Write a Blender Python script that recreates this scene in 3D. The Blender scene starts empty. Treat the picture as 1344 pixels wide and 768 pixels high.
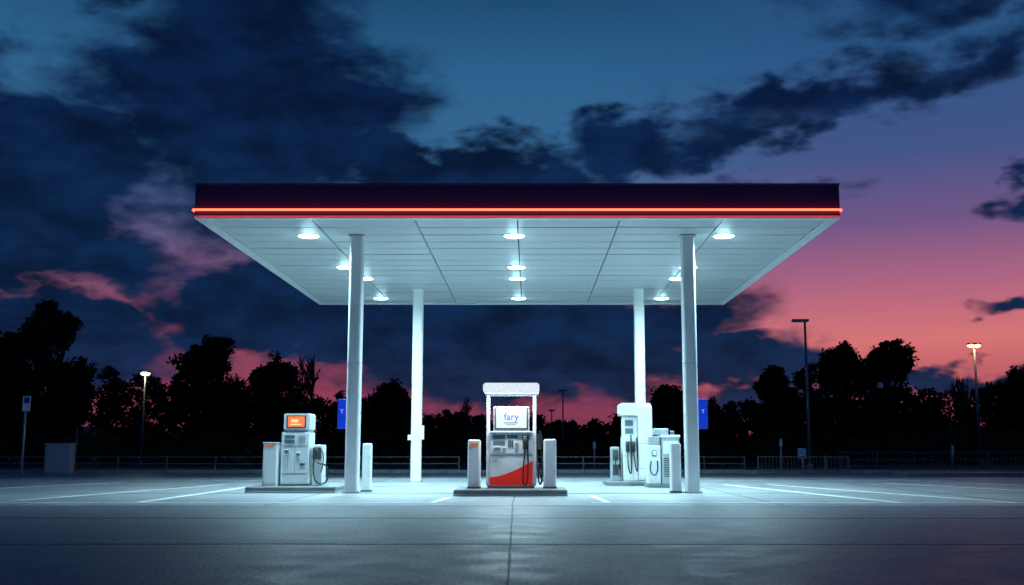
import bpy, bmesh, math, random
import numpy as np
from mathutils import Vector, Matrix
R = math.radians
rng = random.Random(7)
nr = np.random.RandomState(11)
scene = bpy.context.scene
scene.view_settings.view_transform = 'Standard'
scene.view_settings.look = 'None'
scene.view_settings.exposure = 0

def lin(c):
    return tuple(((x/255)/12.92 if x/255 <= .04045 else ((x/255+.055)/1.055)**2.4) for x in c) + (1,)

# ------------------------------------------------------------------ materials
def mat(name, col, rough=.5, metal=0., emit=None, estr=0., var=.08, vscale=6., bump=.0, bscale=60., coat=0., rvar=1.):
    m = bpy.data.materials.new(name); m.use_nodes = True
    nt = m.node_tree; N = nt.nodes; L = nt.links
    b = N['Principled BSDF']
    tc = N.new('ShaderNodeTexCoord')
    no = N.new('ShaderNodeTexNoise'); no.inputs['Scale'].default_value = vscale
    no.inputs['Detail'].default_value = 6
    L.new(tc.outputs['Object'], no.inputs['Vector'])
    mr = N.new('ShaderNodeMapRange')
    mr.inputs[1].default_value = .25; mr.inputs[2].default_value = .75
    mr.inputs[3].default_value = 1-var; mr.inputs[4].default_value = 1+var
    L.new(no.outputs['Fac'], mr.inputs[0])
    mx = N.new('ShaderNodeVectorMath'); mx.operation = 'SCALE'
    mx.inputs[0].default_value = col[:3]
    L.new(mr.outputs[0], mx.inputs['Scale'])
    L.new(mx.outputs[0], b.inputs['Base Color'])
    r2 = N.new('ShaderNodeMapRange')
    r2.inputs[1].default_value = .3; r2.inputs[2].default_value = .7
    r2.inputs[3].default_value = max(rough-.08*rvar, .03); r2.inputs[4].default_value = min(rough+.1*rvar, 1)
    L.new(no.outputs['Fac'], r2.inputs[0]); L.new(r2.outputs[0], b.inputs['Roughness'])
    b.inputs['Metallic'].default_value = metal
    b.inputs['Coat Weight'].default_value = coat
    if emit:
        b.inputs['Emission Color'].default_value = tuple(emit[:3])+(1,)
        b.inputs['Emission Strength'].default_value = estr
        if estr < 5 or 'lens' in name: m.cycles.emission_sampling = 'NONE'
    if bump > 0:
        n2 = N.new('ShaderNodeTexNoise'); n2.inputs['Scale'].default_value = bscale
        n2.inputs['Detail'].default_value = 4
        L.new(tc.outputs['Object'], n2.inputs['Vector'])
        bp = N.new('ShaderNodeBump'); bp.inputs['Strength'].default_value = bump
        bp.inputs['Distance'].default_value = .01
        L.new(n2.outputs['Fac'], bp.inputs['Height']); L.new(bp.outputs[0], b.inputs['Normal'])
    return m

def ground_mat(name, c1, c2, rough, speck=.3, bump=.35, crack=0., stain=.5, scale=.25, rv=.07):
    m = bpy.data.materials.new(name); m.use_nodes = True
    nt = m.node_tree; N = nt.nodes; L = nt.links; b = N['Principled BSDF']
    tc = N.new('ShaderNodeTexCoord')
    def noise(s, d=6, dist=0):
        n = N.new('ShaderNodeTexNoise'); n.inputs['Scale'].default_value = s
        n.inputs['Detail'].default_value = d; n.inputs['Distortion'].default_value = dist
        L.new(tc.outputs['Object'], n.inputs['Vector']); return n
    big = noise(scale, 8, .6); med = noise(2.2, 6); fine = noise(30, 6)
    rp = N.new('ShaderNodeMapRange'); rp.inputs[1].default_value = .3; rp.inputs[2].default_value = .7
    L.new(big.outputs['Fac'], rp.inputs[0])
    mc = N.new('ShaderNodeMix'); mc.data_type = 'RGBA'
    mc.inputs[6].default_value = c1+(1,); mc.inputs[7].default_value = c2+(1,)
    L.new(rp.outputs[0], mc.inputs[0])
    def mul(colsock, facnode, lo, hi, a=.3, bb=.7):
        r = N.new('ShaderNodeMapRange'); r.inputs[1].default_value = a; r.inputs[2].default_value = bb
        r.inputs[3].default_value = lo; r.inputs[4].default_value = hi
        L.new(facnode, r.inputs[0])
        v = N.new('ShaderNodeVectorMath'); v.operation = 'SCALE'
        L.new(colsock, v.inputs[0]); L.new(r.outputs[0], v.inputs['Scale']); return v.outputs[0]
    col = mul(mc.outputs[2], med.outputs['Fac'], 1-stain*.4, 1+stain*.3)
    col = mul(col, fine.outputs['Fac'], 1-speck, 1+speck, .36, .64)
    h = fine.outputs['Fac']
    if crack > 0:
        wv = N.new('ShaderNodeVectorMath'); wv.operation = 'MULTIPLY_ADD'
        wn = noise(1.3, 6)
        L.new(wn.outputs['Color'], wv.inputs[0]); wv.inputs[1].default_value = (1.4, 1.4, 0)
        L.new(tc.outputs['Object'], wv.inputs[2])
        vo = N.new('ShaderNodeTexVoronoi'); vo.feature = 'DISTANCE_TO_EDGE'; vo.inputs['Scale'].default_value = .12
        L.new(wv.outputs[0], vo.inputs['Vector'])
        col = mul(col, vo.outputs['Distance'], 1-crack, 1, .0, .003)
    L.new(col, b.inputs['Base Color'])
    rr = N.new('ShaderNodeMapRange'); rr.inputs[1].default_value = .35; rr.inputs[2].default_value = .65
    rr.inputs[3].default_value = rough-rv; rr.inputs[4].default_value = rough+rv
    L.new(med.outputs['Fac'], rr.inputs[0])
    L.new(rr.outputs[0], b.inputs['Roughness'])
    bp = N.new('ShaderNodeBump'); bp.inputs['Strength'].default_value = bump; bp.inputs['Distance'].default_value = .008
    L.new(h, bp.inputs['Height']); L.new(bp.outputs[0], b.inputs['Normal'])
    return m

M = {}
M['white'] = mat('white_paint', (.86, .87, .87), .38, var=.03, coat=.2)
M['white2'] = mat('offwhite_panel', (.74, .77, .79), .42, var=.06)
M['grey'] = mat('grey_metal', (.42, .44, .46), .45, .2)
M['dgrey'] = mat('dark_grey_plastic', (.06, .065, .07), .5)
M['black'] = mat('black_rubber', (.012, .012, .014), .45)
M['steel'] = mat('galvanised_steel', (.4, .42, .44), .4, .5)
M['dsteel'] = mat('weathered_steel', (.16, .18, .2), .5, .5)
M['red'] = mat('red_vinyl_glow', (.8, .02, .012), .4, emit=(.8, .03, .01), estr=.2)  # unlit vinyl; slight emission put into its colour to brighten it
M['orange'] = mat('orange_label_glow', (.8, .18, .03), .5, emit=(.8, .15, .03), estr=.25)  # printed label, no lamp; a faint glow is added to its colour
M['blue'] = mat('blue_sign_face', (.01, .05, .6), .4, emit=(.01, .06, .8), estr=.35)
M['ink'] = mat('blue_display_ink', (.01, .04, .35), .6)
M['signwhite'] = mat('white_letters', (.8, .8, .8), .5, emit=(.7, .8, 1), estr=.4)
M['cap'] = mat('illuminated_cap', (.85, .85, .85), .4, emit=(.88, .95, 1), estr=.75, var=.02)
M['screen'] = mat('lit_display', (.12, .14, .16), .3, emit=(.78, .96, 1), estr=.8)
M['screen_o'] = mat('amber_display', (.3, .1, .03), .3, emit=(1, .2, .05), estr=.95, vscale=9, var=.4)
M['screen_y'] = mat('amber_display_light', (.3, .2, .1), .3, emit=(1, .6, .3), estr=1.2)
M['lcd'] = mat('lcd_window', (.14, .18, .2), .2)
M['concrete'] = mat('island_concrete', (.2, .21, .22), .75, var=.25, vscale=4, bump=.5)
M['kerb'] = mat('kerb_concrete', (.3, .3, .3), .8, var=.2, vscale=2, bump=.4)
M['paintline'] = mat('road_paint', (.88, .89, .89), .6, var=.12, vscale=5, bump=.3)
M['joint'] = mat('joint_sealant', (.015, .015, .018), .6)
M['soffit'] = mat('soffit_panel', (.56, .59, .61), .42, 0, var=.02, vscale=.6, rvar=.3)
M['soffit_gap'] = mat('soffit_shadow_gap', (.03, .035, .04), .7)
M['fascia'] = mat('fascia_navy_paint', (.026, .014, .095), .5, var=.03, vscale=1, rvar=.3)
M['fascia_cap'] = mat('fascia_edge_trim', (.03, .04, .14), .5)
M['neon'] = mat('red_led_strip', (.5, .05, .02), .4, emit=(1, .05, .022), estr=10, var=0)
M['lamp'] = mat('downlight_lens', (.8, .8, .8), .3, emit=(.6, .95, 1), estr=22, var=0)
M['lampw'] = mat('warm_lamp_lens', (.8, .7, .5), .3, emit=(1, .55, .2), estr=3.6, var=0)
M['lampg'] = mat('pale_lamp_lens', (.8, .8, .5), .3, emit=(.9, 1, .45), estr=2.5, var=0)
M['bark'] = mat('bark', (.03, .024, .02), .9, var=.3, vscale=3, bump=.6, bscale=12)
M['leaf'] = mat('foliage', (.014, .024, .014), .9, var=.6, vscale=.9)
M['leaf2'] = mat('foliage_far', (.012, .02, .016), .9, var=.6, vscale=.5)
for k in ('leaf', 'leaf2'): M[k].node_tree.nodes['Principled BSDF'].inputs['Specular IOR Level'].default_value = .15
M['grass'] = ground_mat('grass_ground', (.02, .03, .015), (.035, .04, .02), .85, .4, .6, 0, .8, .08)
M['asphalt'] = ground_mat('asphalt_ground', (.11, .13, .16), (.15, .17, .2), .5, .5, .8, .35, .5, .22, .07)
M['pad'] = ground_mat('concrete_pad', (.27, .285, .295), (.36, .375, .385), .48, .22, .4, .25, .5, .3)

# ------------------------------------------------------------------ helpers
def root(name, loc=(0, 0, 0), rotz=0):
    e = bpy.data.objects.new(name, None); e.empty_display_size = .3
    e.location = loc; e.rotation_euler = (0, 0, rotz)
    scene.collection.objects.link(e); return e

def obj(name, me, parent=None):
    o = bpy.data.objects.new(name, me); scene.collection.objects.link(o)
    if parent: o.parent = parent
    return o

def frombm(name, bm, m, parent=None, smooth=False):
    me = bpy.data.meshes.new(name); bm.to_mesh(me); bm.free()
    me.materials.append(M[m] if isinstance(m, str) else m)
    if smooth:
        for p in me.polygons: p.use_smooth = True
    return obj(name, me, parent)

def bm_box(bm, x0, x1, y0, y1, z0, z1):
    r = bmesh.ops.create_cube(bm, size=1)
    bmesh.ops.scale(bm, vec=(x1-x0, y1-y0, z1-z0), verts=r['verts'])
    bmesh.ops.translate(bm, vec=((x0+x1)/2, (y0+y1)/2, (z0+z1)/2), verts=r['verts'])
    return r['verts']

def box(p, name, x0, x1, y0, y1, z0, z1, m, bev=.008, seg=2, only=None):
    bm = bmesh.new(); bm_box(bm, x0, x1, y0, y1, z0, z1)
    if bev > 0:
        ed = bm.edges[:]
        if only == 'vert': ed = [e for e in ed if abs(e.verts[0].co.z-e.verts[1].co.z) > 1e-5]
        if only == 'ydir': ed = [e for e in ed if abs(e.verts[0].co.y-e.verts[1].co.y) > 1e-5]
        if only == 'vtop': ed = [e for e in ed if max(e.verts[0].co.z, e.verts[1].co.z) > z1-1e-5]
        bmesh.ops.bevel(bm, geom=ed, offset=bev, segments=seg, profile=.5, affect='EDGES')
    return frombm(name, bm, m, p)

def boxes(p, name, lst, m, bev=0):
    bm = bmesh.new()
    for a in lst: bm_box(bm, *a)
    if bev > 0: bmesh.ops.bevel(bm, geom=bm.edges[:], offset=bev, segments=1, affect='EDGES')
    return frombm(name, bm, m, p)

def cyl(p, name, c, r, h, m, axis='z', seg=24, r2=None):
    bm = bmesh.new()
    bmesh.ops.create_cone(bm, cap_ends=True, segments=seg, radius1=r, radius2=r if r2 is None else r2, depth=h)
    if axis == 'y': bmesh.ops.rotate(bm, cent=(0, 0, 0), matrix=Matrix.Rotation(R(90), 3, 'X'), verts=bm.verts)
    if axis == 'x': bmesh.ops.rotate(bm, cent=(0, 0, 0), matrix=Matrix.Rotation(R(90), 3, 'Y'), verts=bm.verts)
    bmesh.ops.translate(bm, vec=c, verts=bm.verts)
    for f in bm.faces: f.smooth = len(f.verts) == 4
    return frombm(name, bm, m, p)

def tube(p, name, pts, r, m):
    cu = bpy.data.curves.new(name, 'CURVE'); cu.dimensions = '3D'
    s = cu.splines.new('NURBS'); s.points.add(len(pts)-1)
    for i, q in enumerate(pts): s.points[i].co = (*q, 1)
    s.use_endpoint_u = True; s.order_u = min(4, len(pts))
    cu.bevel_depth = r; cu.bevel_resolution = 4; cu.resolution_u = 10; cu.use_fill_caps = True
    cu.materials.append(M[m])
    return obj(name, cu, p)

def text(p, name, s, loc, size, m, rot=(R(90), 0, 0), ext=.002):
    cu = bpy.data.curves.new(name, 'FONT'); cu.body = s; cu.size = size; cu.extrude = ext
    cu.align_x = 'CENTER'; cu.align_y = 'CENTER'; cu.materials.append(M[m])
    o = obj(name, cu, p); o.location = loc; o.rotation_euler = rot; return o

def poly(p, name, pts, m, ext=(0, -.003, 0)):
    bm = bmesh.new()
    f = bm.faces.new([bm.verts.new(q) for q in pts])
    r = bmesh.ops.extrude_face_region(bm, geom=[f])
    bmesh.ops.translate(bm, vec=ext, verts=[v for v in r['geom'] if isinstance(v, bmesh.types.BMVert)])
    bmesh.ops.recalc_face_normals(bm, faces=bm.faces)
    return frombm(name, bm, m, p)

def light(p, name, typ, loc, energy, col, **kw):
    l = bpy.data.lights.new(name, typ); l.energy = energy; l.color = col
    for k, v in kw.items(): setattr(l, k, v)
    o = bpy.data.objects.new(name, l); scene.collection.objects.link(o); o.location = loc
    if p: o.parent = p
    return o

# ------------------------------------------------------------------ ground
bm = bmesh.new()
bmesh.ops.create_grid(bm, x_segments=60, y_segments=60, size=1600)
frombm('ground', bm, 'grass')
box(None, 'asphalt_forecourt', -70, 70, -30, 39.0, -.02, .004, 'asphalt', 0)
box(None, 'concrete_pavement', -15.5, 14.5, 16.6, 33.0, -.01, .008, 'pad', 0)
# joints
def strip(bm, a, b, w, z, t=.002):
    a = Vector(a); b = Vector(b); d = (b-a).normalized(); n = Vector((-d.y, d.x))*w/2
    vs = [bm.verts.new((*(q), zz)) for zz in (z, z+t) for q in ((a-n), (b-n), (b+n), (a+n))]
    bm.faces.new([vs[3], vs[2], vs[1], vs[0]]); bm.faces.new(vs[4:])
    for i in range(4):
        j = (i+1) % 4; bm.faces.new([vs[i], vs[j], vs[4+j], vs[4+i]])
def wavy(bm, a, b, w, z, n=24, amp=.012):
    a = Vector(a); b = Vector(b); prev = a
    for i in range(1, n+1):
        q = a.lerp(b, i/n) + Vector((rng.uniform(-amp, amp), rng.uniform(-amp, amp)))
        strip(bm, prev, q, w*rng.uniform(.6, 1.3), z); prev = q
bm = bmesh.new()
wavy(bm, (-.09, 3), (-.255, 16.55), .022, .005, 40, .003)
for yy, ex in ((9.9, 60), (4.6, 60), (13.6, 60)):
    wavy(bm, (-ex, yy+.2), (ex, yy-.1), .055 if yy < 12 else .032, .005, 160, .02)
wavy(bm, (-8.2, 3), (-8.4, 16.5), .016, .0055, 40, .004); wavy(bm, (8.0, 3), (7.9, 16.5), .016, .0055, 40, .004)
frombm('asphalt_joints', bm, 'joint')
bm = bmesh.new()
for yy in (21.2, 25.2, 29.2): strip(bm, (-15.4, yy), (14.4, yy), .02, .009)
for xx in (-12, -8, -4.05, -.27, 3.9, 8, 12): strip(bm, (xx, 16.7), (xx, 32.9), .018, .0095)
frombm('concrete_joints', bm, 'joint')
# markings
bm = bmesh.new()
for a, b, w in [((-15, 17.4), (-1.5, 17.4), .16), ((1.0, 17.4), (14, 17.4), .16),
                ((4.7, 26.3), (5.95, 17.5), .15), ((5.8, 26.3), (7.8, 17.5), .15), ((9.0, 27.5), (10.3, 22.3), .15), ((10.3, 31), (13.6, 20), .15),
                ((-6.3, 17.5), (-6.4, 24.8), .15), ((-8.6, 18.2), (-7.4, 26.3), .15), ((-15.3, 29.5), (-4.2, 29.5), .15), ((4.4, 29.5), (14.3, 29.5), .15),
                ((-1.56, 17.55), (-1.44, 19.2), .12), ((1.26, 17.55), (1.14, 20.2), .12), ((-13, 19), (-10.5, 28), .15)]:
    strip(bm, a, b, w, .0125)
frombm('painted_markings', bm, 'paintline')
bm = bmesh.new()
for a, b in [((15, 31), (38, 25)), ((15.2, 27), (30, 22.5)), ((-38, 24), (-15.8, 30)), ((-30, 17.6), (-15.8, 17.5)), ((14.8, 17.5), (30, 17.6))]:
    strip(bm, a, b, .14, .0075)
frombm('painted_markings', bm, 'paintline')
boxes(None, 'kerb', [(x, x+.98, 39.0, 39.16, 0, .13) for x in range(-60, 60)], 'kerb', .012)
box(None, 'kerb_verge', 12, 60, 34.5, 36.0, 0, .12, 'asphalt', .02)

bm = bmesh.new()
prev = None
for i in range(0, 81):
    x = -260+i*6.5
    h = 2.2+1.2*math.sin(i*.7)+.6*math.sin(i*1.9)+abs(x)*.006
    cur = [bm.verts.new((x, y, z)) for y, z in ((104, -.5), (115, h*.8), (128, h), (170, h+.5), (230, -.5))]
    if prev:
        for k in range(4): bm.faces.new([prev[k], cur[k], cur[k+1], prev[k+1]])
    prev = cur
frombm('background_hill', bm, 'grass', smooth=True)

# ------------------------------------------------------------------ canopy
CX0, CX1, CY0, CY1, CZ, CT = -6.29, 5.83, 19.65, 31.8, 5.2, 5.79
can = root('gas_station_canopy', (0, 0, 0))
t = .10
box(can, 'fascia_front', CX0, CX1, CY0, CY0+t, CZ, CT, 'fascia', 0)
box(can, 'fascia_back', CX0, CX1, CY1-t, CY1, CZ, CT, 'fascia', 0)
box(can, 'fascia_left', CX0, CX0+t, CY0+t+.001, CY1-t-.001, CZ, CT, 'fascia', 0)
box(can, 'fascia_right', CX1-t, CX1, CY0+t+.001, CY1-t-.001, CZ, CT, 'fascia', 0)
box(can, 'roof_deck', CX0+t+.002, CX1-t-.002, CY0+t+.002, CY1-t-.002, CZ+.2, CT-.06, 'grey', 0)
box(can, 'roof_trim', CX0-.015, CX1+.015, CY0-.015, CY1+.015, CT+.001, CT+.03, 'fascia_cap', .006)
boxes(can, 'soffit_edge_trim', [(CX0-.004, CX1+.004, CY0-.004, CY0+.2, CZ-.05, CZ-.001), (CX0-.004, CX1+.004, CY1-.2, CY1+.004, CZ-.05, CZ-.001),
      (CX0-.004, CX0+.2, CY0+.203, CY1-.203, CZ-.05, CZ-.001), (CX1-.2, CX1+.004, CY0+.203, CY1-.203, CZ-.05, CZ-.001)], 'white2')
boxes(can, 'fascia_joints', [(x, x+.006, CY0-.0015, CY0-.0002, CZ+.005, CT-.005) for x in (-4.27, -2.25, -.23, 1.79, 3.81)], 'joint')
bm = bmesh.new(); nx, ny = 6, 16
px = (CX1-CX0-.42)/nx; py = (CY1-CY0-.42)/ny
for i in range(nx):
    for j in range(ny):
        x0 = CX0+.21+i*px; y0 = CY0+.21+j*py
        dz = rng.uniform(-.003, .003)
        vs = bm_box(bm, x0+.013, x0+px-.013, y0+.02, y0+py-.02, CZ-.03+dz, CZ+.01)
        bmesh.ops.rotate(bm, cent=(x0+px/2, y0+py/2, CZ), matrix=Matrix.Rotation(R(rng.uniform(-.35, .35)), 3, 'X') @ Matrix.Rotation(R(rng.uniform(-.15, .15)), 3, 'Y'), verts=vs)
frombm('soffit_panels', bm, 'soffit', can)
box(can, 'soffit_backing', CX0+.12, CX1-.12, CY0+.12, CY1-.12, CZ+.02, CZ+.05, 'soffit_gap', 0)
zz = CZ+.10; so = .06
tube(can, 'led_strip_front', [(CX0-.01, CY0-so, zz), (CX1/2, CY0-so, zz), (CX1+.01, CY0-so, zz)], .019, 'neon')
tube(can, 'led_strip_left', [(CX0-.03, CY0-.02, zz), (CX0-.03, 25, zz), (CX0-.03, CY1+.05, zz)], .012, 'neon')
tube(can, 'led_strip_right', [(CX1+.03, CY0-.02, zz), (CX1+.03, 25, zz), (CX1+.03, CY1+.05, zz)], .012, 'neon')
boxes(can, 'led_brackets', [(x, x+.02, CY0-so, CY0-.002, zz-.01, zz+.01) for x in np.arange(CX0+.3, CX1, 1.2)], 'dsteel')
def column(x, y):
    w = .135
    box(can, 'column', x-w, x+w, y-w, y+w, .03, CZ-.03, 'white', .05, 4, 'vert')
    box(can, 'column_base_plate', x-.17, x+.17, y-.17, y+.17, .008, .03, 'steel', .004)
    box(can, 'column_collar', x-.16, x+.16, y-.16, y+.16, CZ-.08, CZ-.035, 'white2', .01)
    boxes(can, 'column_bolts', [(x+a*.15-.01, x+a*.15+.01, y+b*.15-.01, y+b*.15+.01, .03, .05) for a in (-1, 1) for b in (-1, 1)], 'dsteel')
    box(can, 'column_seam', x-w-.002, x+w+.002, y-w-.002, y+w+.002, 2.55, 2.556, 'grey', 0)
for x, y in ((-3.5, 21.4), (3.21, 21.4), (-3.01, 28.7), (2.96, 28.7)): column(x, y)
LC = (.5, .87, 1.0)
rows = [(21.4, (-4.5, -.31, 3.96)), (25.2, (-4.4, -.31, 3.79)), (26.9, (-4.2, -.31, 3.77)), (30.5, (-4.28, -.31, 3.8))]
for k, (y, xs) in enumerate(rows):
    for x in xs:
        cyl(can, 'downlight_bezel', (x, y, CZ-.037), .235, .012, 'white', seg=40)
        cyl(can, 'downlight_lens', (x, y, CZ-.048), .185, .012, 'lamp', seg=40, r2=.2)
        light(can, 'downlight_spot', 'SPOT', (x, y, CZ-.07), 2100 if k == 0 else 1150, LC, spot_size=R(162), spot_blend=1.0, shadow_soft_size=.12)
        light(can, 'downlight_halo', 'POINT', (x, y, CZ-.2), 5, LC, shadow_soft_size=.15)  # extra point light below the lens, added for a glow on the soffit
def flag(x0, x1, xc):
    box(can, 'blue_sign', x0, x1, 21.36, 21.40, 1.26, 1.85, 'blue', .006)
    text(can, 'sign_letter', 'T', ((x0+x1)/2, 21.355, 1.60), .11, 'signwhite')
    boxes(can, 'sign_bracket', [(min(x0, xc), max(x1, xc), 21.401, 21.42, 1.33, 1.36), (min(x0, xc), max(x1, xc), 21.401, 21.42, 1.74, 1.77)], 'steel')
flag(-3.81, -3.645, -3.6); flag(3.36, 3.54, 3.3)
boxes(can, 'column_notice_plates', [(-3.22, -3.10, 28.52, 28.545, 1.1, 1.24), (-2.92, -2.79, 28.52, 28.545, 1.12, 1.48), (-3.2, -2.8, 28.55, 28.56, 1.17, 1.2)], 'white', .003)

# ------------------------------------------------------------------ nozzles
def nozzle(p, x, y, z, flip=1):
    boxes(p, 'nozzle_boot', [(x-.045, x+.045, y-.03, y+.04, z-.12, z+.13)], 'dgrey', .01)
    cyl(p, 'nozzle_grip', (x, y-.06, z), .022, .2, 'black', seg=14)
    tube(p, 'nozzle_guard', [(x, y-.06, z+.1), (x, y-.13, z+.07), (x, y-.13, z-.05), (x, y-.06, z-.09)], .009, 'black')

def pillar(p, x, y, z0, z1, w=.12, d=.13, label=False):
    box(p, 'guard_post', x-w, x+w, y-d, y+d, z0, z1-.03, 'white', .04, 4, 'vert')
    box(p, 'guard_post_top', x-w+.004, x+w-.004, y-d+.004, y+d-.004, z1-.029, z1, 'white', .028, 3, 'vtop')
    box(p, 'guard_post_door', x-w+.035, x+w-.035, y-d-.004, y-d+.01, z0+.1, z1-.16, 'white', .003)
    box(p, 'guard_post_foot', x-w-.008, x+w+.008, y-d-.008, y+d+.008, z0-.001, z0+.04, 'dsteel', .006)
    if label: box(p, 'guard_post_label', x-w+.05, x+w-.05, y-d-.008, y-d-.002, z1-.13, z1-.07, 'orange', 0)

# ------------------------------------------------------------------ centre pump
p = root('fuel_pump', (-.345, 20.6, 0))
box(p, 'island_kerb', -1.05, 1.04, -.7, .75, .008, .13, 'concrete', .03, 3)
box(p, 'island_edge_band', -1.055, 1.045, -.705, .755, .009, .05, 'grey', .01)
F = -.1
box(p, 'plinth', -.45, .44, F-.01, .49, .129, .18, 'dsteel', .006)
box(p, 'lower_cabinet', -.41, .41, F, .47, .18, 1.2, 'white', .012)
box(p, 'upper_head', -.34, .34, F+.03, .43, 1.2, 1.67, 'white', .015)
box(p, 'frame_post_a', -.475, -.412, F+.02, F+.22, .18, 1.92, 'white', .015)
box(p, 'frame_post_b', .412, .475, F+.02, F+.22, .18, 1.92, 'white', .015)
box(p, 'topper_cap', -.53, .53, F-.3, .47, 1.91, 2.10, 'cap', .055, 4, 'ydir')
box(p, 'topper_trim', -.50, .50, F+.02, .43, 1.885, 1.909, 'grey', .005)
box(p, 'display_bezel', -.325, .325, F+.005, F+.04, 1.22, 1.66, 'dgrey', .01)
box(p, 'display', -.29, .29, F-.003, F+.01, 1.26, 1.63, 'screen', .006)
text(p, 'display_text', 'fary', (0, F-.008, 1.47), .19, 'ink', ext=.001)
boxes(p, 'display_lines', [(-.15, .12, F-.006, F-.004, 1.35, 1.365), (-.1, .08, F-.006, F-.004, 1.32, 1.33)], 'dgrey')
box(p, 'control_ledge', -.40, .40, F-.05, F-.001, 1.17, 1.2, 'white2', .006)
box(p, 'control_panel', -.385, .385, F-.014, F-.001, .78, 1.16, 'white2', .006)
boxes(p, 'price_windows', [(-.34, -.12, F-.02, F-.015, 1.05, 1.13), (-.34, -.12, F-.02, F-.015, .95, 1.02), (-.08, .12, F-.02, F-.015, 1.07, 1.13), (.2, .34, F-.02, F-.015, 1.03, 1.13)], 'lcd')
boxes(p, 'keypad', [(-.06+i*.035, -.035+i*.035, F-.022, F-.015, .9+j*.035, .925+j*.035) for i in range(3) for j in range(4)], 'dgrey')
boxes(p, 'card_reader', [(-.33, -.2, F-.045, F-.015, .83, .91), (.07, .13, F-.035, F-.015, .88, 1.0), (-.17, -.1, F-.03, F-.015, .84, .9)], 'grey', .006)
boxes(p, 'card_slots', [(-.31, -.22, F-.048, F-.046, .865, .875), (.08, .12, F-.038, F-.036, .94, .95)], 'black')
boxes(p, 'panel_seams', [(-.40, .40, F-.003, F-.0005, .745, .75), (-.40, .40, F-.003, F-.0005, 1.163, 1.166)], 'dgrey')
pts = [(-.405, F-.001, .19)] + [(-.405+.81*s, F-.001, .335+.31*(s**1.6)) for s in np.linspace(0, 1, 14)] + [(.405, F-.001, .19)]
poly(p, 'red_swoosh', pts, 'red')
nozzle(p, .26, F-.03, .98)
tube(p, 'hose_front', [(.26, F-.09, .88), (.24, F-.13, .6), (.2, F-.14, .25), (.27, F-.12, .16), (.33, F-.1, .3), (.31, F-.06, .9), (.31, F-.02, 1.1)], .014, 'black')
for k, yy in enumerate((F+.12, F+.36)):
    boxes(p, 'side_nozzle_boot', [(.476, .56, yy-.05, yy+.05, .85, 1.15)], 'dgrey', .012)
    tube(p, 'side_nozzle', [(.53, yy-.07, 1.2), (.58, yy-.06, 1.12), (.58, yy-.04, .95), (.56, yy, .86)], .022, 'black')
    tube(p, 'side_hose', [(.56, yy, .88), (.59, yy-.03, .6), (.58+.03*k, yy-.06, .22), (.53, yy, .17), (.5, yy+.02, .4), (.49, yy+.02, 1.0), (.48, yy, 1.3)], .013, 'black')
pillar(p, -.70, -.1, .129, 1.04, label=True); pillar(p, .73, -.1, .129, 1.05)
tube(p, 'pillar_hose', [(.60, -.2, .3), (.57, -.26, .2), (.53, -.2, .5), (.50, -.1, .62)], .012, 'black')
light(p, 'pump_front_fill', 'AREA', (0, F-.22, 1.9), 30, (.8, .95, 1), shape='RECTANGLE', size=.9, size_y=.08)  # fill light added under the cap to brighten the pump front

# ------------------------------------------------------------------ left pump
p = root('fuel_pump', (-4.72, 22.1, 0))
box(p, 'island_kerb', -.89, .89, -.7, .7, .008, .13, 'concrete', .03, 3)
box(p, 'island_edge_band', -.895, .895, -.705, .705, .009, .05, 'grey', .01)
F = -.3
box(p, 'plinth', -.30, .28, F-.01, .32, .129, .17, 'dsteel', .006)
box(p, 'cabinet', -.29, .27, F, .31, .17, 1.2, 'white', .02)
box(p, 'cabinet_shoulder', -.26, .24, F+.03, .28, 1.2, 1.25, 'grey', .005)
box(p, 'head', -.25, .27, F, .30, 1.25, 1.58, 'white', .04, 4, 'ydir')
box(p, 'head_bezel', -.2, .2, F-.008, F+.01, 1.29, 1.54, 'dgrey', .006)
box(p, 'amber_screen', -.17, .17, F-.012, F-.007, 1.31, 1.52, 'screen_o', 0)
boxes(p, 'screen_graphics', [(-.1, .04, F-.015, F-.0125, 1.4, 1.46), (-.12, .1, F-.015, F-.0125, 1.345, 1.37)], 'screen_y')
boxes(p, 'cabinet_seams', [(-.28, .26, F-.003, F-.0005, .92, .926), (-.28, .26, F-.003, F-.0005, .38, .385), (-.01, -.005, F-.003, F-.0005, .386, .919)], 'dgrey')
boxes(p, 'price_windows', [(-.22, -.02, F-.01, F-.001, 1.08, 1.14), (-.22, -.02, F-.01, F-.001, .98, 1.04)], 'lcd')
boxes(p, 'keypad', [(.06+i*.035, .085+i*.035, F-.01, F-.001, 1.0+j*.035, 1.025+j*.035) for i in range(4) for j in range(4)], 'grey')
boxes(p, 'card_reader', [(-.22, -.12, F-.03, F-.001, .78, .86), (.02, .1, F-.02, F-.001, .72, .8)], 'grey', .005)
boxes(p, 'reader_slots', [(-.2, -.14, F-.033, F-.031, .82, .83), (.03, .09, F-.023, F-.021, .76, .77), (.1, .2, F-.01, F-.002, .55, .58)], 'black')
box(p, 'side_cabinet', -.64, -.34, F-.08, .15, .129, .97, 'white2', .03, 3, 'vert')
box(p, 'side_cabinet_top', -.645, -.335, F-.085, .155, .971, 1.0, 'grey', .01)
box(p, 'side_cabinet_label', -.58, -.42, F-.088, F-.081, .90, .94, 'orange', 0)
box(p, 'side_cabinet_door', -.61, -.37, F-.087, F-.081, .2, .84, 'white', .002)
box(p, 'nozzle_cabinet', .32, .52, F+.15, .25, .129, .95, 'white2', .02)
boxes(p, 'nozzle_holster', [(.33, .5, F+.09, F+.149, .66, .9)], 'dgrey', .01)
nozzle(p, .42, F+.09, .78)
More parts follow.
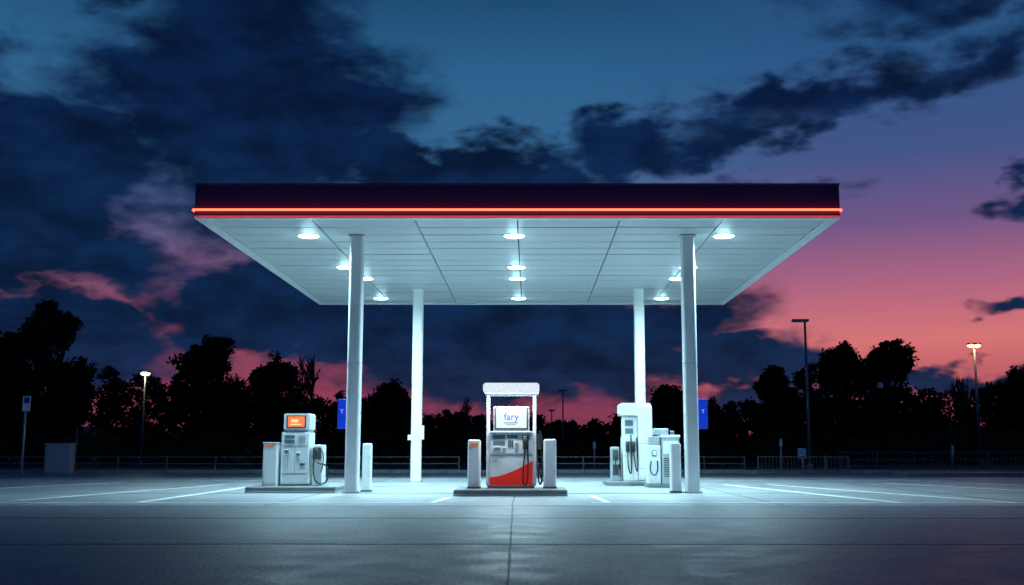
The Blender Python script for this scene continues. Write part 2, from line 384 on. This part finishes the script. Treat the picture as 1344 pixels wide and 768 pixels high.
tube(p, 'hose', [(.42, F+.02, .7), (.44, F-.08, .55), (.60, F-.1, .62), (.72, F-.05, .42), (.66, F-.08, .17), (.46, F-.1, .16), (.36, F-.05, .35), (.36, F+.1, .68)], .015, 'black')
tube(p, 'hose_second', [(.50, F+.06, .85), (.6, F, .8), (.57, F, .5), (.50, F+.1, .4)], .012, 'black')

for x, y, w in ((-3.31, 22.1, .09), (2.9, 21.55, .105)):
    p = root('guard_bollard', (x, y, 0)); pillar(p, 0, 0, .01, .98, w, .12)

# ------------------------------------------------------------------ right pump
p = root('fuel_pump', (2.58, 26.4, 0))
box(p, 'island_kerb', -.75, 1.0, -.7, .8, .008, .11, 'concrete', .03, 3)
F = -.4
box(p, 'cabinet', -.33, .02, F, .30, .11, 1.16, 'white', .015)
box(p, 'upper_cabinet', -.31, .02, F+.05, .26, 1.16, 1.66, 'white2', .012)
box(p, 'tall_panel', .03, .38, F-.04, .34, .11, 1.9, 'white', .03, 3)
box(p, 'head_cap', -.40, .36, F-.02, .32, 1.67, 1.97, 'white', .06, 4, 'ydir')
boxes(p, 'price_windows', [(-.27, -.08, F+.035, F+.049, 1.42, 1.56), (-.27, -.08, F+.035, F+.049, 1.24, 1.36)], 'lcd')
boxes(p, 'panel_seams', [(-.32, .01, F-.003, F-.0005, .7, .705), (.06, .35, F-.043, F-.0405, 1.0, 1.005), (.06, .35, F-.043, F-.0405, .4, .405)], 'dgrey')
nozzle(p, -.22, F-.03, .92); nozzle(p, -.08, F-.03, .92)
tube(p, 'hose_a', [(-.22, F-.09, .82), (-.24, F-.14, .5), (-.18, F-.14, .2), (-.12, F-.1, .3), (-.14, F-.02, 1.2)], .016, 'black')
tube(p, 'hose_b', [(-.08, F-.09, .82), (-.06, F-.14, .5), (-.02, F-.14, .25), (.03, F-.1, .4), (.0, F-.02, 1.15)], .016, 'black')
box(p, 'side_unit', -.6, -.42, F+.05, .2, .11, .92, 'grey', .02)
boxes(p, 'side_unit_boots', [(-.58, -.44, F, F+.049, .6, .85), (-.58, -.44, F+.02, F+.049, .25, .5)], 'dgrey', .01)
tube(p, 'side_hose', [(-.5, F-.03, .7), (-.55, F-.08, .4), (-.48, F-.08, .15), (-.43, F, .5)], .014, 'black')

p = root('air_service_machine', (3.05, 24.7, 0))
box(p, 'base', -.40, .36, -.3, .35, .008, .09, 'concrete', .015)
box(p, 'main_cabinet', -.06, .34, -.28, .32, .09, 1.12, 'grey', .015)
box(p, 'cabinet_lid', -.08, .36, -.30, .34, 1.121, 1.18, 'white2', .015)
box(p, 'top_box', -.22, .12, -.12, .22, 1.181, 1.33, 'grey', .02)
cyl(p, 'top_vent', (.22, .0, 1.23), .05, .1, 'dsteel')
box(p, 'gauge_cabinet', -.37, -.08, -.22, .25, .09, .95, 'white2', .02)
box(p, 'gauge_top', -.33, -.09, -.18, .2, .951, 1.15, 'grey', .015)
boxes(p, 'louvres', [(-.02, .30, -.288, -.281, .25+i*.05, .27+i*.05) for i in range(9)], 'dgrey')
boxes(p, 'door_frame', [(-.03, .31, -.286, -.281, .76, 1.05)], 'white2', .003)
cyl(p, 'gauge', (-.225, -.235, .78), .06, .03, 'black', 'y'); cyl(p, 'gauge_face', (-.225, -.252, .78), .05, .006, 'white', 'y')
tube(p, 'air_hose', [(-.3, -.24, .6), (-.36, -.3, .4), (-.26, -.32, .2), (-.14, -.3, .35), (-.16, -.23, .6)], .014, 'black')

# ------------------------------------------------------------------ fences
def railing(name, x0, x1, y, h=.6, step=1.8, rails=(.58, .34), pick=0):
    p = root(name, (x0, y, 0)); n = int((x1-x0)/step)
    boxes(p, 'posts', [(i*step-.025, i*step+.025, -.025, .025, 0, h+.02) for i in range(n+1)], 'dsteel')
    boxes(p, 'rails', [(-.02, n*step+.02, -.018, .018, r-.018, r+.018) for r in rails], 'dsteel')
    if pick: boxes(p, 'pickets', [(i*pick, i*pick+.015, -.006, .006, .1, h-.02) for i in range(1, int(n*step/pick))], 'dsteel')
railing('metal_railing', -44, -2.6, 40.0, .6, 1.8, (.58, .34, .12))
railing('metal_railing', -1.0, 8.0, 40.3, .6, 1.5, (.58, .34, .12))
railing('metal_railing', 8.1, 11.4, 38.4, .62, .8, (.6, .1), .13)
railing('metal_railing', 13.5, 42, 47, .75, 1.6, (.73, .42, .15), .2)

# ------------------------------------------------------------------ street furniture
p = root('utility_cabinet', (-16.65, 38.4, 0))
box(p, 'cabinet_body', -.45, .45, -.25, .25, .05, 1.03, 'grey', .02); box(p, 'cabinet_roof', -.48, .48, -.28, .28, 1.031, 1.08, 'grey', .01)
boxes(p, 'cabinet_doors', [(-.42, -.01, -.256, -.251, .12, .98), (.01, .42, -.256, -.251, .12, .98)], 'grey', .002); box(p, 'footing', -.5, .5, -.3, .3, 0, .05, 'kerb', 0)
cyl(p, 'vent_pipe', (.5, .1, .85), .02, 1.6, 'dsteel')
p = root('traffic_sign', (-15.93, 34, 0))
cyl(p, 'post', (0, 0, 1.25), .035, 2.5, 'steel'); box(p, 'sign_plate', -.09, .16, -.05, -.036, 2.05, 2.53, 'white2', .01)
box(p, 'sign_graphic', -.05, .12, -.054, -.0505, 2.3, 2.48, 'ink', .0)
p = root('traffic_sign', (10.95, 43.5, 0))
cyl(p, 'post', (0, 0, .45), .03, .9, 'steel'); box(p, 'sign_plate', -.17, .17, -.05, -.032, .5, .9, 'white2', .01)
boxes(p, 'sign_lines', [(-.12, .12, -.054, -.0505, .78, .82), (-.12, .05, -.054, -.0505, .68, .71)], 'blue')
for x, y, h in ((10.0, 43, 1.3), (17.6, 45, 1.05), (2.7, 45, 1.2)):
    p = root('marker_post', (x, y, 0)); cyl(p, 'post', (0, 0, h/2), .035, h, 'steel'); box(p, 'cap_plate', -.06, .06, -.05, -.036, h-.3, h-.04, 'white2', .004)

def lamp(name, x, y, h, arm0, arm1, lit=None, e=0, r=.07, col=None):
    p = root(name, (x, y, 0))
    cyl(p, 'pole', (0, 0, h/2), r, h, 'dsteel', r2=r*.6); cyl(p, 'pole_base', (0, 0, .15), r*1.5, .3, 'dsteel')
    box(p, 'lamp_arm', arm0+.05, arm1-.05, -.03, .03, h-.03, h+.03, 'dsteel', .01)
    for a in ((arm0, arm0+.32), (arm1-.32, arm1)):
        box(p, 'lamp_head', a[0], a[1], -.11, .11, h+.0, h+.09, 'dsteel', .02)
        if lit:
            bm = bmesh.new(); bmesh.ops.create_uvsphere(bm, u_segments=16, v_segments=10, radius=.15)
            bmesh.ops.scale(bm, vec=(1.1, 1, .7), verts=bm.verts)
            bmesh.ops.translate(bm, vec=((a[0]+a[1])/2, 0, h-.03), verts=bm.verts)
            frombm('lamp_lens', bm, lit, p, True)
        else: box(p, 'lamp_lens', a[0]+.04, a[1]-.04, -.08, .08, h-.012, h-.001, 'white2', 0)
    if e: light(p, 'lamp_light', 'POINT', ((arm0+arm1)/2, 0, h-.2), e, col, shadow_soft_size=.12)
lamp('street_lamp', 10.75, 41.5, 5.8, -.5, .15)
lamp('street_lamp', 22.1, 53, 6.0, -.33, .33, 'lampw', 60, .08, (1, .55, .25))
lamp('street_lamp', -17.95, 50, 4.4, -.22, .22, 'lampg', 30, .05, (.9, 1, .5))
lamp('street_lamp', 2.33, 75, 4.9, -.3, .3)
lamp('street_lamp', 1.65, 80, 3.7, -.25, .25)

# ------------------------------------------------------------------ trees
def leaf_mesh(name, C, rad, per, size, m, parent=None, squash=.8):
    C = np.asarray(C, float); n = len(C)*per
    rad = np.repeat(np.broadcast_to(np.asarray(rad, float), (len(C),)), per)[:, None]
    d = nr.normal(size=(n, 3)); d /= np.linalg.norm(d, axis=1)[:, None]
    rr = nr.rand(n, 1)**.5*(1+.35*nr.rand(n, 1)**6)
    P = np.repeat(C, per, 0) + d*rr*rad*np.array([1, 1, squash])
    a = nr.normal(size=(n, 3)); a /= np.linalg.norm(a, axis=1)[:, None]
    b = np.cross(a, nr.normal(size=(n, 3))); b /= np.linalg.norm(b, axis=1)[:, None]
    s = size*(.5+nr.rand(n, 1))
    V = np.stack([P-a*s, P+b*s*.5, P+a*s, P-b*s*.5], 1).reshape(-1, 3)
    me = bpy.data.meshes.new(name)
    me.vertices.add(len(V)); me.vertices.foreach_set('co', V.ravel())
    me.loops.add(n*4); me.loops.foreach_set('vertex_index', np.arange(n*4))
    me.polygons.add(n); me.polygons.foreach_set('loop_start', np.arange(n)*4); me.polygons.foreach_set('loop_total', np.full(n, 4))
    me.update(calc_edges=True); me.materials.append(M[m])
    return obj(name, me, parent)

def limb(bm, a, b, ra, rb, n=6):
    d = (b-a).normalized(); u = d.orthogonal().normalized(); v = d.cross(u)
    A = []; B = []
    for i in range(n):
        t = 2*math.pi*i/n; o = u*math.cos(t)+v*math.sin(t)
        A.append(bm.verts.new(a+o*ra)); B.append(bm.verts.new(b+o*rb))
    for i in range(n):
        j = (i+1) % n; bm.faces.new([A[i], A[j], B[j], B[i]])
def grow(bm, p, d, l, r, depth, tips, spread, rk=.62):
    mid = p+d*l*.5+Vector((rng.uniform(-1, 1), rng.uniform(-1, 1), 0))*l*.06
    q = mid+(d+Vector((rng.uniform(-.2, .2), rng.uniform(-.2, .2), .08))).normalized()*l*.5
    limb(bm, p, mid, r, r*.85); limb(bm, mid, q, r*.85, r*.65)
    if depth <= 2: tips.append(q)
    if depth == 0: return
    k = rng.choice((2, 3, 3)) if depth > 1 else 2
    for i in range(k):
        ax = Vector((rng.uniform(-1, 1), rng.uniform(-1, 1), rng.uniform(-.3, .6)))
        nd = (d+ax.normalized()*spread*rng.uniform(.6, 1.2)); nd.z = max(nd.z, -.05)
        grow(bm, q, nd.normalized(), l*rng.uniform(.62, .86), r*rk, depth-1, tips, spread, rk)
def tree(name, x, y, h, rx, leaves=True, per=70, lsize=.12, depth=5, spread=.75, cr=.55, peak=.6, fill=.6):
    p = root(name, (x, y, 0)); bm = bmesh.new(); tips = []
    tl = h*.2; limb(bm, Vector((0, 0, -.1)), Vector((0, 0, tl)), h*.03, h*.023, 8)
    for i in range(4):
        an = i*1.57+rng.uniform(-.4, .4)
        grow(bm, Vector((0, 0, tl*.97)), Vector((math.cos(an)*.5, math.sin(an)*.5, 1)).normalized() if i else Vector((.05, 0, 1)), h*.21, h*.016, depth-1, tips, spread, .62 if leaves else .78)
    T = np.array([tuple(t) for t in tips])
    top = T[:, 2].max(); wid = np.percentile(np.abs(T[:, :2]), 96)
    sz = (h-cr*.5)/top; sx = (rx-cr*.4)/wid
    def fit(v):
        z = v[2]*sz; f = max(0, (z/h-.5)/.5); k = sx*(1-peak*f**1.5)
        return (v[0]*k, v[1]*k, z)
    for v in bm.verts: v.co = Vector(fit(v.co)) if v.co.z > tl*1.02 else Vector((v.co.x, v.co.y, v.co.z*sz))
    frombm('trunk_and_limbs', bm, 'bark', p, True)
    if leaves:
        T = np.array([fit(t) for t in T])
        nl = int(len(T)*fill)
        zl = h*(.18+.42*nr.rand(nl)); an = nr.rand(nl)*6.283; rl_ = rx*.85*np.sqrt(nr.rand(nl))*np.minimum(1, .55+zl/h)
        low = np.stack([np.cos(an)*rl_, np.sin(an)*rl_, zl], 1)
        T = np.concatenate([T, low])
        leaf_mesh('foliage', T, cr*(.25+.8*nr.rand(len(T))), per, lsize, 'leaf', p)
    return p
tree('deciduous_tree', -26.9, 60, 9.2, 2.9, per=65, peak=.7, fill=1.3, cr=.5)
tree('deciduous_tree', -31.2, 62, 7.9, 2.6, per=55, fill=1.0)
tree('deciduous_tree', -20.4, 70, 8.3, 3.0, per=65, peak=.5, fill=.9, cr=.5)
tree('deciduous_tree', -16.3, 70, 7.1, 2.0, per=55, fill=.9, cr=.5)
tree('bare_tree', -12.9, 64, 6.9, 1.5, leaves=False, peak=.1)
tree('deciduous_tree', -8.9, 70, 5.3, 1.6, per=60)
tree('bare_tree', -4.3, 72, 4.7, .9, leaves=False, peak=.2)
tree('deciduous_tree', 9.1, 70, 5.0, 1.5, per=50)
tree('deciduous_tree', 16.2, 70, 6.3, 2.0, per=45, peak=.5, cr=.5)
tree('deciduous_tree', 20.6, 70, 8.0, 3.1, per=55, cr=.55, peak=.4, fill=.7)
tree('deciduous_tree', 23.6, 70.5, 8.0, 2.7, per=55, cr=.5, peak=.4, fill=.7)
tree('deciduous_tree', 32.0, 68, 6.4, 2.4, per=50)
tree('bare_tree', 27.5, 68, 5.9, 1.2, leaves=False, peak=.2)

prof = [(-110, 7.4), (-60, 7.2), (-39, 7.0), (-32.7, 7.1), (-26, 6.8), (-20, 6.3), (-15, 5.2), (-11, 4.7), (-7.6, 4.3), (-5.4, 3.8), (-2, 3.4), (2.5, 3.2), (6, 3.2), (9.3, 4.8), (12, 4.7), (13.8, 4.2), (17, 4.8), (21, 5.2), (29, 5.2), (34, 5.7), (36.6, 6.4), (60, 6.9), (110, 7.2)]
xs_, zs_ = zip(*prof); C = []; RR = []
for yy in (79, 86):
    x = -105
    while x < 105:
        top = np.interp(x, xs_, zs_)*rng.uniform(.78, 1.08); w = rng.uniform(.9, 2.1)
        yb = yy+rng.uniform(-2, 2); xc = x
        for k in range(26):
            an = rng.uniform(0, 6.28); f = rng.random(); z = .2+f*(top-.6)
            ww = w*math.sqrt(max(.03, 1-max(0, (f-.45)/.58)**2))
            C.append((xc+math.cos(an)*ww*rng.random(), yb+math.sin(an)*ww*rng.random(), z)); RR.append(rng.uniform(.35, .8))
        C.append((xc, yb, top-.35)); RR.append(.35)
        x += rng.uniform(.8, 1.9)
leaf_mesh('distant_treeline', C, RR, 60, .15, 'leaf2')
C = []; RR = []
x = -70
while x < 70:
    y = 56+rng.uniform(-4, 4)
    if not (-7 < x < 8 and rng.random() < .5):
        C.append((x, y, rng.uniform(.3, 1.3))); RR.append(rng.uniform(.5, 1.0))
    x += rng.uniform(.15, .4)
leaf_mesh('hedge', C, RR, 90, .13, 'leaf')

# ------------------------------------------------------------------ world
w = bpy.data.worlds.new('World'); scene.world = w; w.use_nodes = True
nt = w.node_tree; N = nt.nodes; L = nt.links; N.clear()
out = N.new('ShaderNodeOutputWorld'); bg = N.new('ShaderNodeBackground')
L.new(bg.outputs[0], out.inputs[0])
w.cycles.sampling_method = 'NONE'
tc = N.new('ShaderNodeTexCoord'); sep = N.new('ShaderNodeSeparateXYZ'); L.new(tc.outputs['Generated'], sep.inputs[0])
def mth(op, a, b=None, c=None, clamp=False):
    n = N.new('ShaderNodeMath'); n.operation = op; n.use_clamp = clamp
    for i, v in enumerate((a, b, c)):
        if v is None: continue
        if isinstance(v, (int, float)): n.inputs[i].default_value = v
        else: L.new(v, n.inputs[i])
    return n.outputs[0]
def mrange(v, a, b, c=0, d=1, smooth=True):
    n = N.new('ShaderNodeMapRange'); n.interpolation_type = 'SMOOTHSTEP' if smooth else 'LINEAR'
    L.new(v, n.inputs[0])
    for i, q in enumerate((a, b, c, d)): n.inputs[i+1].default_value = q
    return n.outputs[0]
def wnoise(scale, detail, stretch=(1, 1, 2), off=0, rough=.55):
    mp = N.new('ShaderNodeMapping'); L.new(tc.outputs['Generated'], mp.inputs[0])
    mp.inputs['Scale'].default_value = stretch; mp.inputs['Location'].default_value = (off, off*.7, off*.3)
    n = N.new('ShaderNodeTexNoise'); n.inputs['Scale'].default_value = scale; n.inputs['Detail'].default_value = detail
    n.inputs['Roughness'].default_value = rough
    L.new(mp.outputs[0], n.inputs['Vector']); return n.outputs['Fac']
az = mth('MULTIPLY', mth('ARCTAN2', sep.outputs[0], sep.outputs[1]), 57.2958)
el = mth('MULTIPLY', mth('ARCSINE', sep.outputs[2]), 57.2958)
w1 = wnoise(7, 4, off=3); w2 = wnoise(8, 4, off=11); w3 = wnoise(26, 3, off=20)
azw = mth('ADD', az, mth('MULTIPLY', mth('SUBTRACT', w1, .5), 13))
elw = mth('ADD', el, mth('MULTIPLY', mth('SUBTRACT', w2, .5), 7))
elw = mth('ADD', elw, mth('MULTIPLY', mth('SUBTRACT', w3, .5), 2.4))
def blob(a0, e0, sx, sy, rot=0, wt=1.0):
    c, s = math.cos(R(rot)), math.sin(R(rot))
    da = mth('SUBTRACT', azw, a0); de = mth('SUBTRACT', elw, e0)
    u = mth('DIVIDE', mth('ADD', mth('MULTIPLY', da, c), mth('MULTIPLY', de, s)), sx)
    v = mth('DIVIDE', mth('SUBTRACT', mth('MULTIPLY', de, c), mth('MULTIPLY', da, s)), sy)
    d = mth('SQRT', mth('ADD', mth('MULTIPLY', u, u), mth('MULTIPLY', v, v)))
    return mrange(d, 1.7, .3, 0, wt)
B = [(-15, 17.6, 8, 6.3, 0, 1.1), (-27, 14.0, 8, 4.4, 0, 1.1), (-5.0, 14.8, 8, 1.8, -6, 1), (-25, 23.5, 7, 1.5, 0, .8), (-24, 9.4, 8, 2.2, 0, .9),
     (14, 17.6, 15, 1.5, 12, .8), (4.5, 15.6, 5, 1.6, 8, .9), (22, 23, 7, 2.2, 10, .65), (-1, 6.2, 12, 3.4, 0, 1.2), (-13, 7.2, 8, 2.6, 0, 1.1),
     (-25, 5.0, 9, 2.7, 0, 1.05), (26, 12.4, 2.6, 1.0, 5, 1), (10.5, 4.4, 4.5, 1.4, 0, .95), (25, 6.6, 2.2, .6, 0, .85), (20, 3.4, 9, .8, 2, .9), (8, 13.2, 8, .9, 4, .5)]
dens = None
for b in B:
    q = blob(*b); dens = q if dens is None else mth('MAXIMUM', dens, q)
away = mrange(mth('ABSOLUTE', az), 34, 55); up = mrange(el, 30, 45)
oth = mth('MULTIPLY', mth('MAXIMUM', away, up), mrange(wnoise(3, 3, off=5), .45, .6))
dens = mth('MAXIMUM', dens, oth)
n1 = wnoise(12, 8, (1, 1, 2.4), 7, .58)
cov_in = mth('ADD', mth('MULTIPLY', dens, .85), mth('MULTIPLY', mth('SUBTRACT', n1, .5), 1.0))
cover = mrange(cov_in, .14, .68)
def ramp(v, stops):
    r = N.new('ShaderNodeValToRGB'); L.new(v, r.inputs[0]); e = r.color_ramp.elements
    while len(e) > 1: e.remove(e[-1])
    e[0].position = stops[0][0]/30; e[0].color = lin(stops[0][1])
    for p_, c_ in stops[1:]:
        k = e.new(p_/30); k.color = lin(c_)
    return r.outputs[0]
ef = mrange(el, 0, 30, 0, 1, False)
rr = ramp(ef, [(0, (116, 52, 74)), (2.5, (170, 78, 94)), (5.5, (214, 116, 118)), (8.5, (172, 100, 130)), (11.5, (112, 86, 134)), (15, (66, 84, 136)), (20, (44, 86, 134)), (26, (32, 74, 118)), (30, (22, 60, 100))])
rl = ramp(ef, [(0, (104, 48, 76)), (3, (144, 62, 88)), (7, (164, 86, 106)), (9.5, (118, 88, 128)), (12, (86, 94, 138)), (15, (56, 104, 148)), (20, (44, 96, 140)), (24, (28, 72, 112)), (30, (16, 50, 88))])
mixlr = N.new('ShaderNodeMix'); mixlr.data_type = 'RGBA'
L.new(mrange(azw, 1, 16), mixlr.inputs[0]); L.new(rl, mixlr.inputs[6]); L.new(rr, mixlr.inputs[7])
blue = ramp(ef, [(0, (30, 58, 106)), (6, (34, 74, 128)), (20, (24, 68, 124)), (30, (18, 56, 108))])
mixb = N.new('ShaderNodeMix'); mixb.data_type = 'RGBA'
L.new(mrange(mth('ABSOLUTE', az), 36, 70), mixb.inputs[0]); L.new(mixlr.outputs[2], mixb.inputs[6]); L.new(blue, mixb.inputs[7])
cc = ramp(ef, [(0, (34, 34, 62)), (3, (22, 36, 68)), (6, (11, 34, 68)), (12, (10, 35, 70)), (18, (8, 29, 64)), (30, (7, 27, 60))])
tex = mrange(wnoise(16, 6, (1, 1, 2.2), 31), .3, .7, .6, 1.4)
ccv = N.new('ShaderNodeVectorMath'); ccv.operation = 'SCALE'; L.new(cc, ccv.inputs[0]); L.new(tex, ccv.inputs['Scale'])
mixc = N.new('ShaderNodeMix'); mixc.data_type = 'RGBA'
L.new(cover, mixc.inputs[0]); L.new(mixb.outputs[2], mixc.inputs[6]); L.new(ccv.outputs[0], mixc.inputs[7])
sky = N.new('ShaderNodeTexSky'); sky.sky_type = 'NISHITA'; sky.sun_disc = False
sky.sun_elevation = R(-4); sky.sun_rotation = R(25)
sk = N.new('ShaderNodeVectorMath'); sk.operation = 'SCALE'; sk.inputs['Scale'].default_value = .01; L.new(sky.outputs[0], sk.inputs[0])
ad = N.new('ShaderNodeVectorMath'); ad.operation = 'ADD'; L.new(mixc.outputs[2], ad.inputs[0]); L.new(sk.outputs[0], ad.inputs[1])
L.new(ad.outputs[0], bg.inputs[0]); bg.inputs[1].default_value = 1.0

s = light(None, 'sun', 'SUN', (0, 0, 30), .01, (1, .6, .5), angle=R(8))
s.rotation_euler = (R(-86), 0, R(-25))

# ------------------------------------------------------------------ camera
cam = bpy.data.cameras.new('camera'); co = bpy.data.objects.new('camera', cam); scene.collection.objects.link(co)
co.location = (0, 0, .857); co.rotation_euler = (R(90+8.348), 0, 0)
cam.sensor_width = 36; cam.lens = 37.6; cam.shift_x = -.0171; cam.clip_end = 5000; cam.clip_start = .05
scene.camera = co
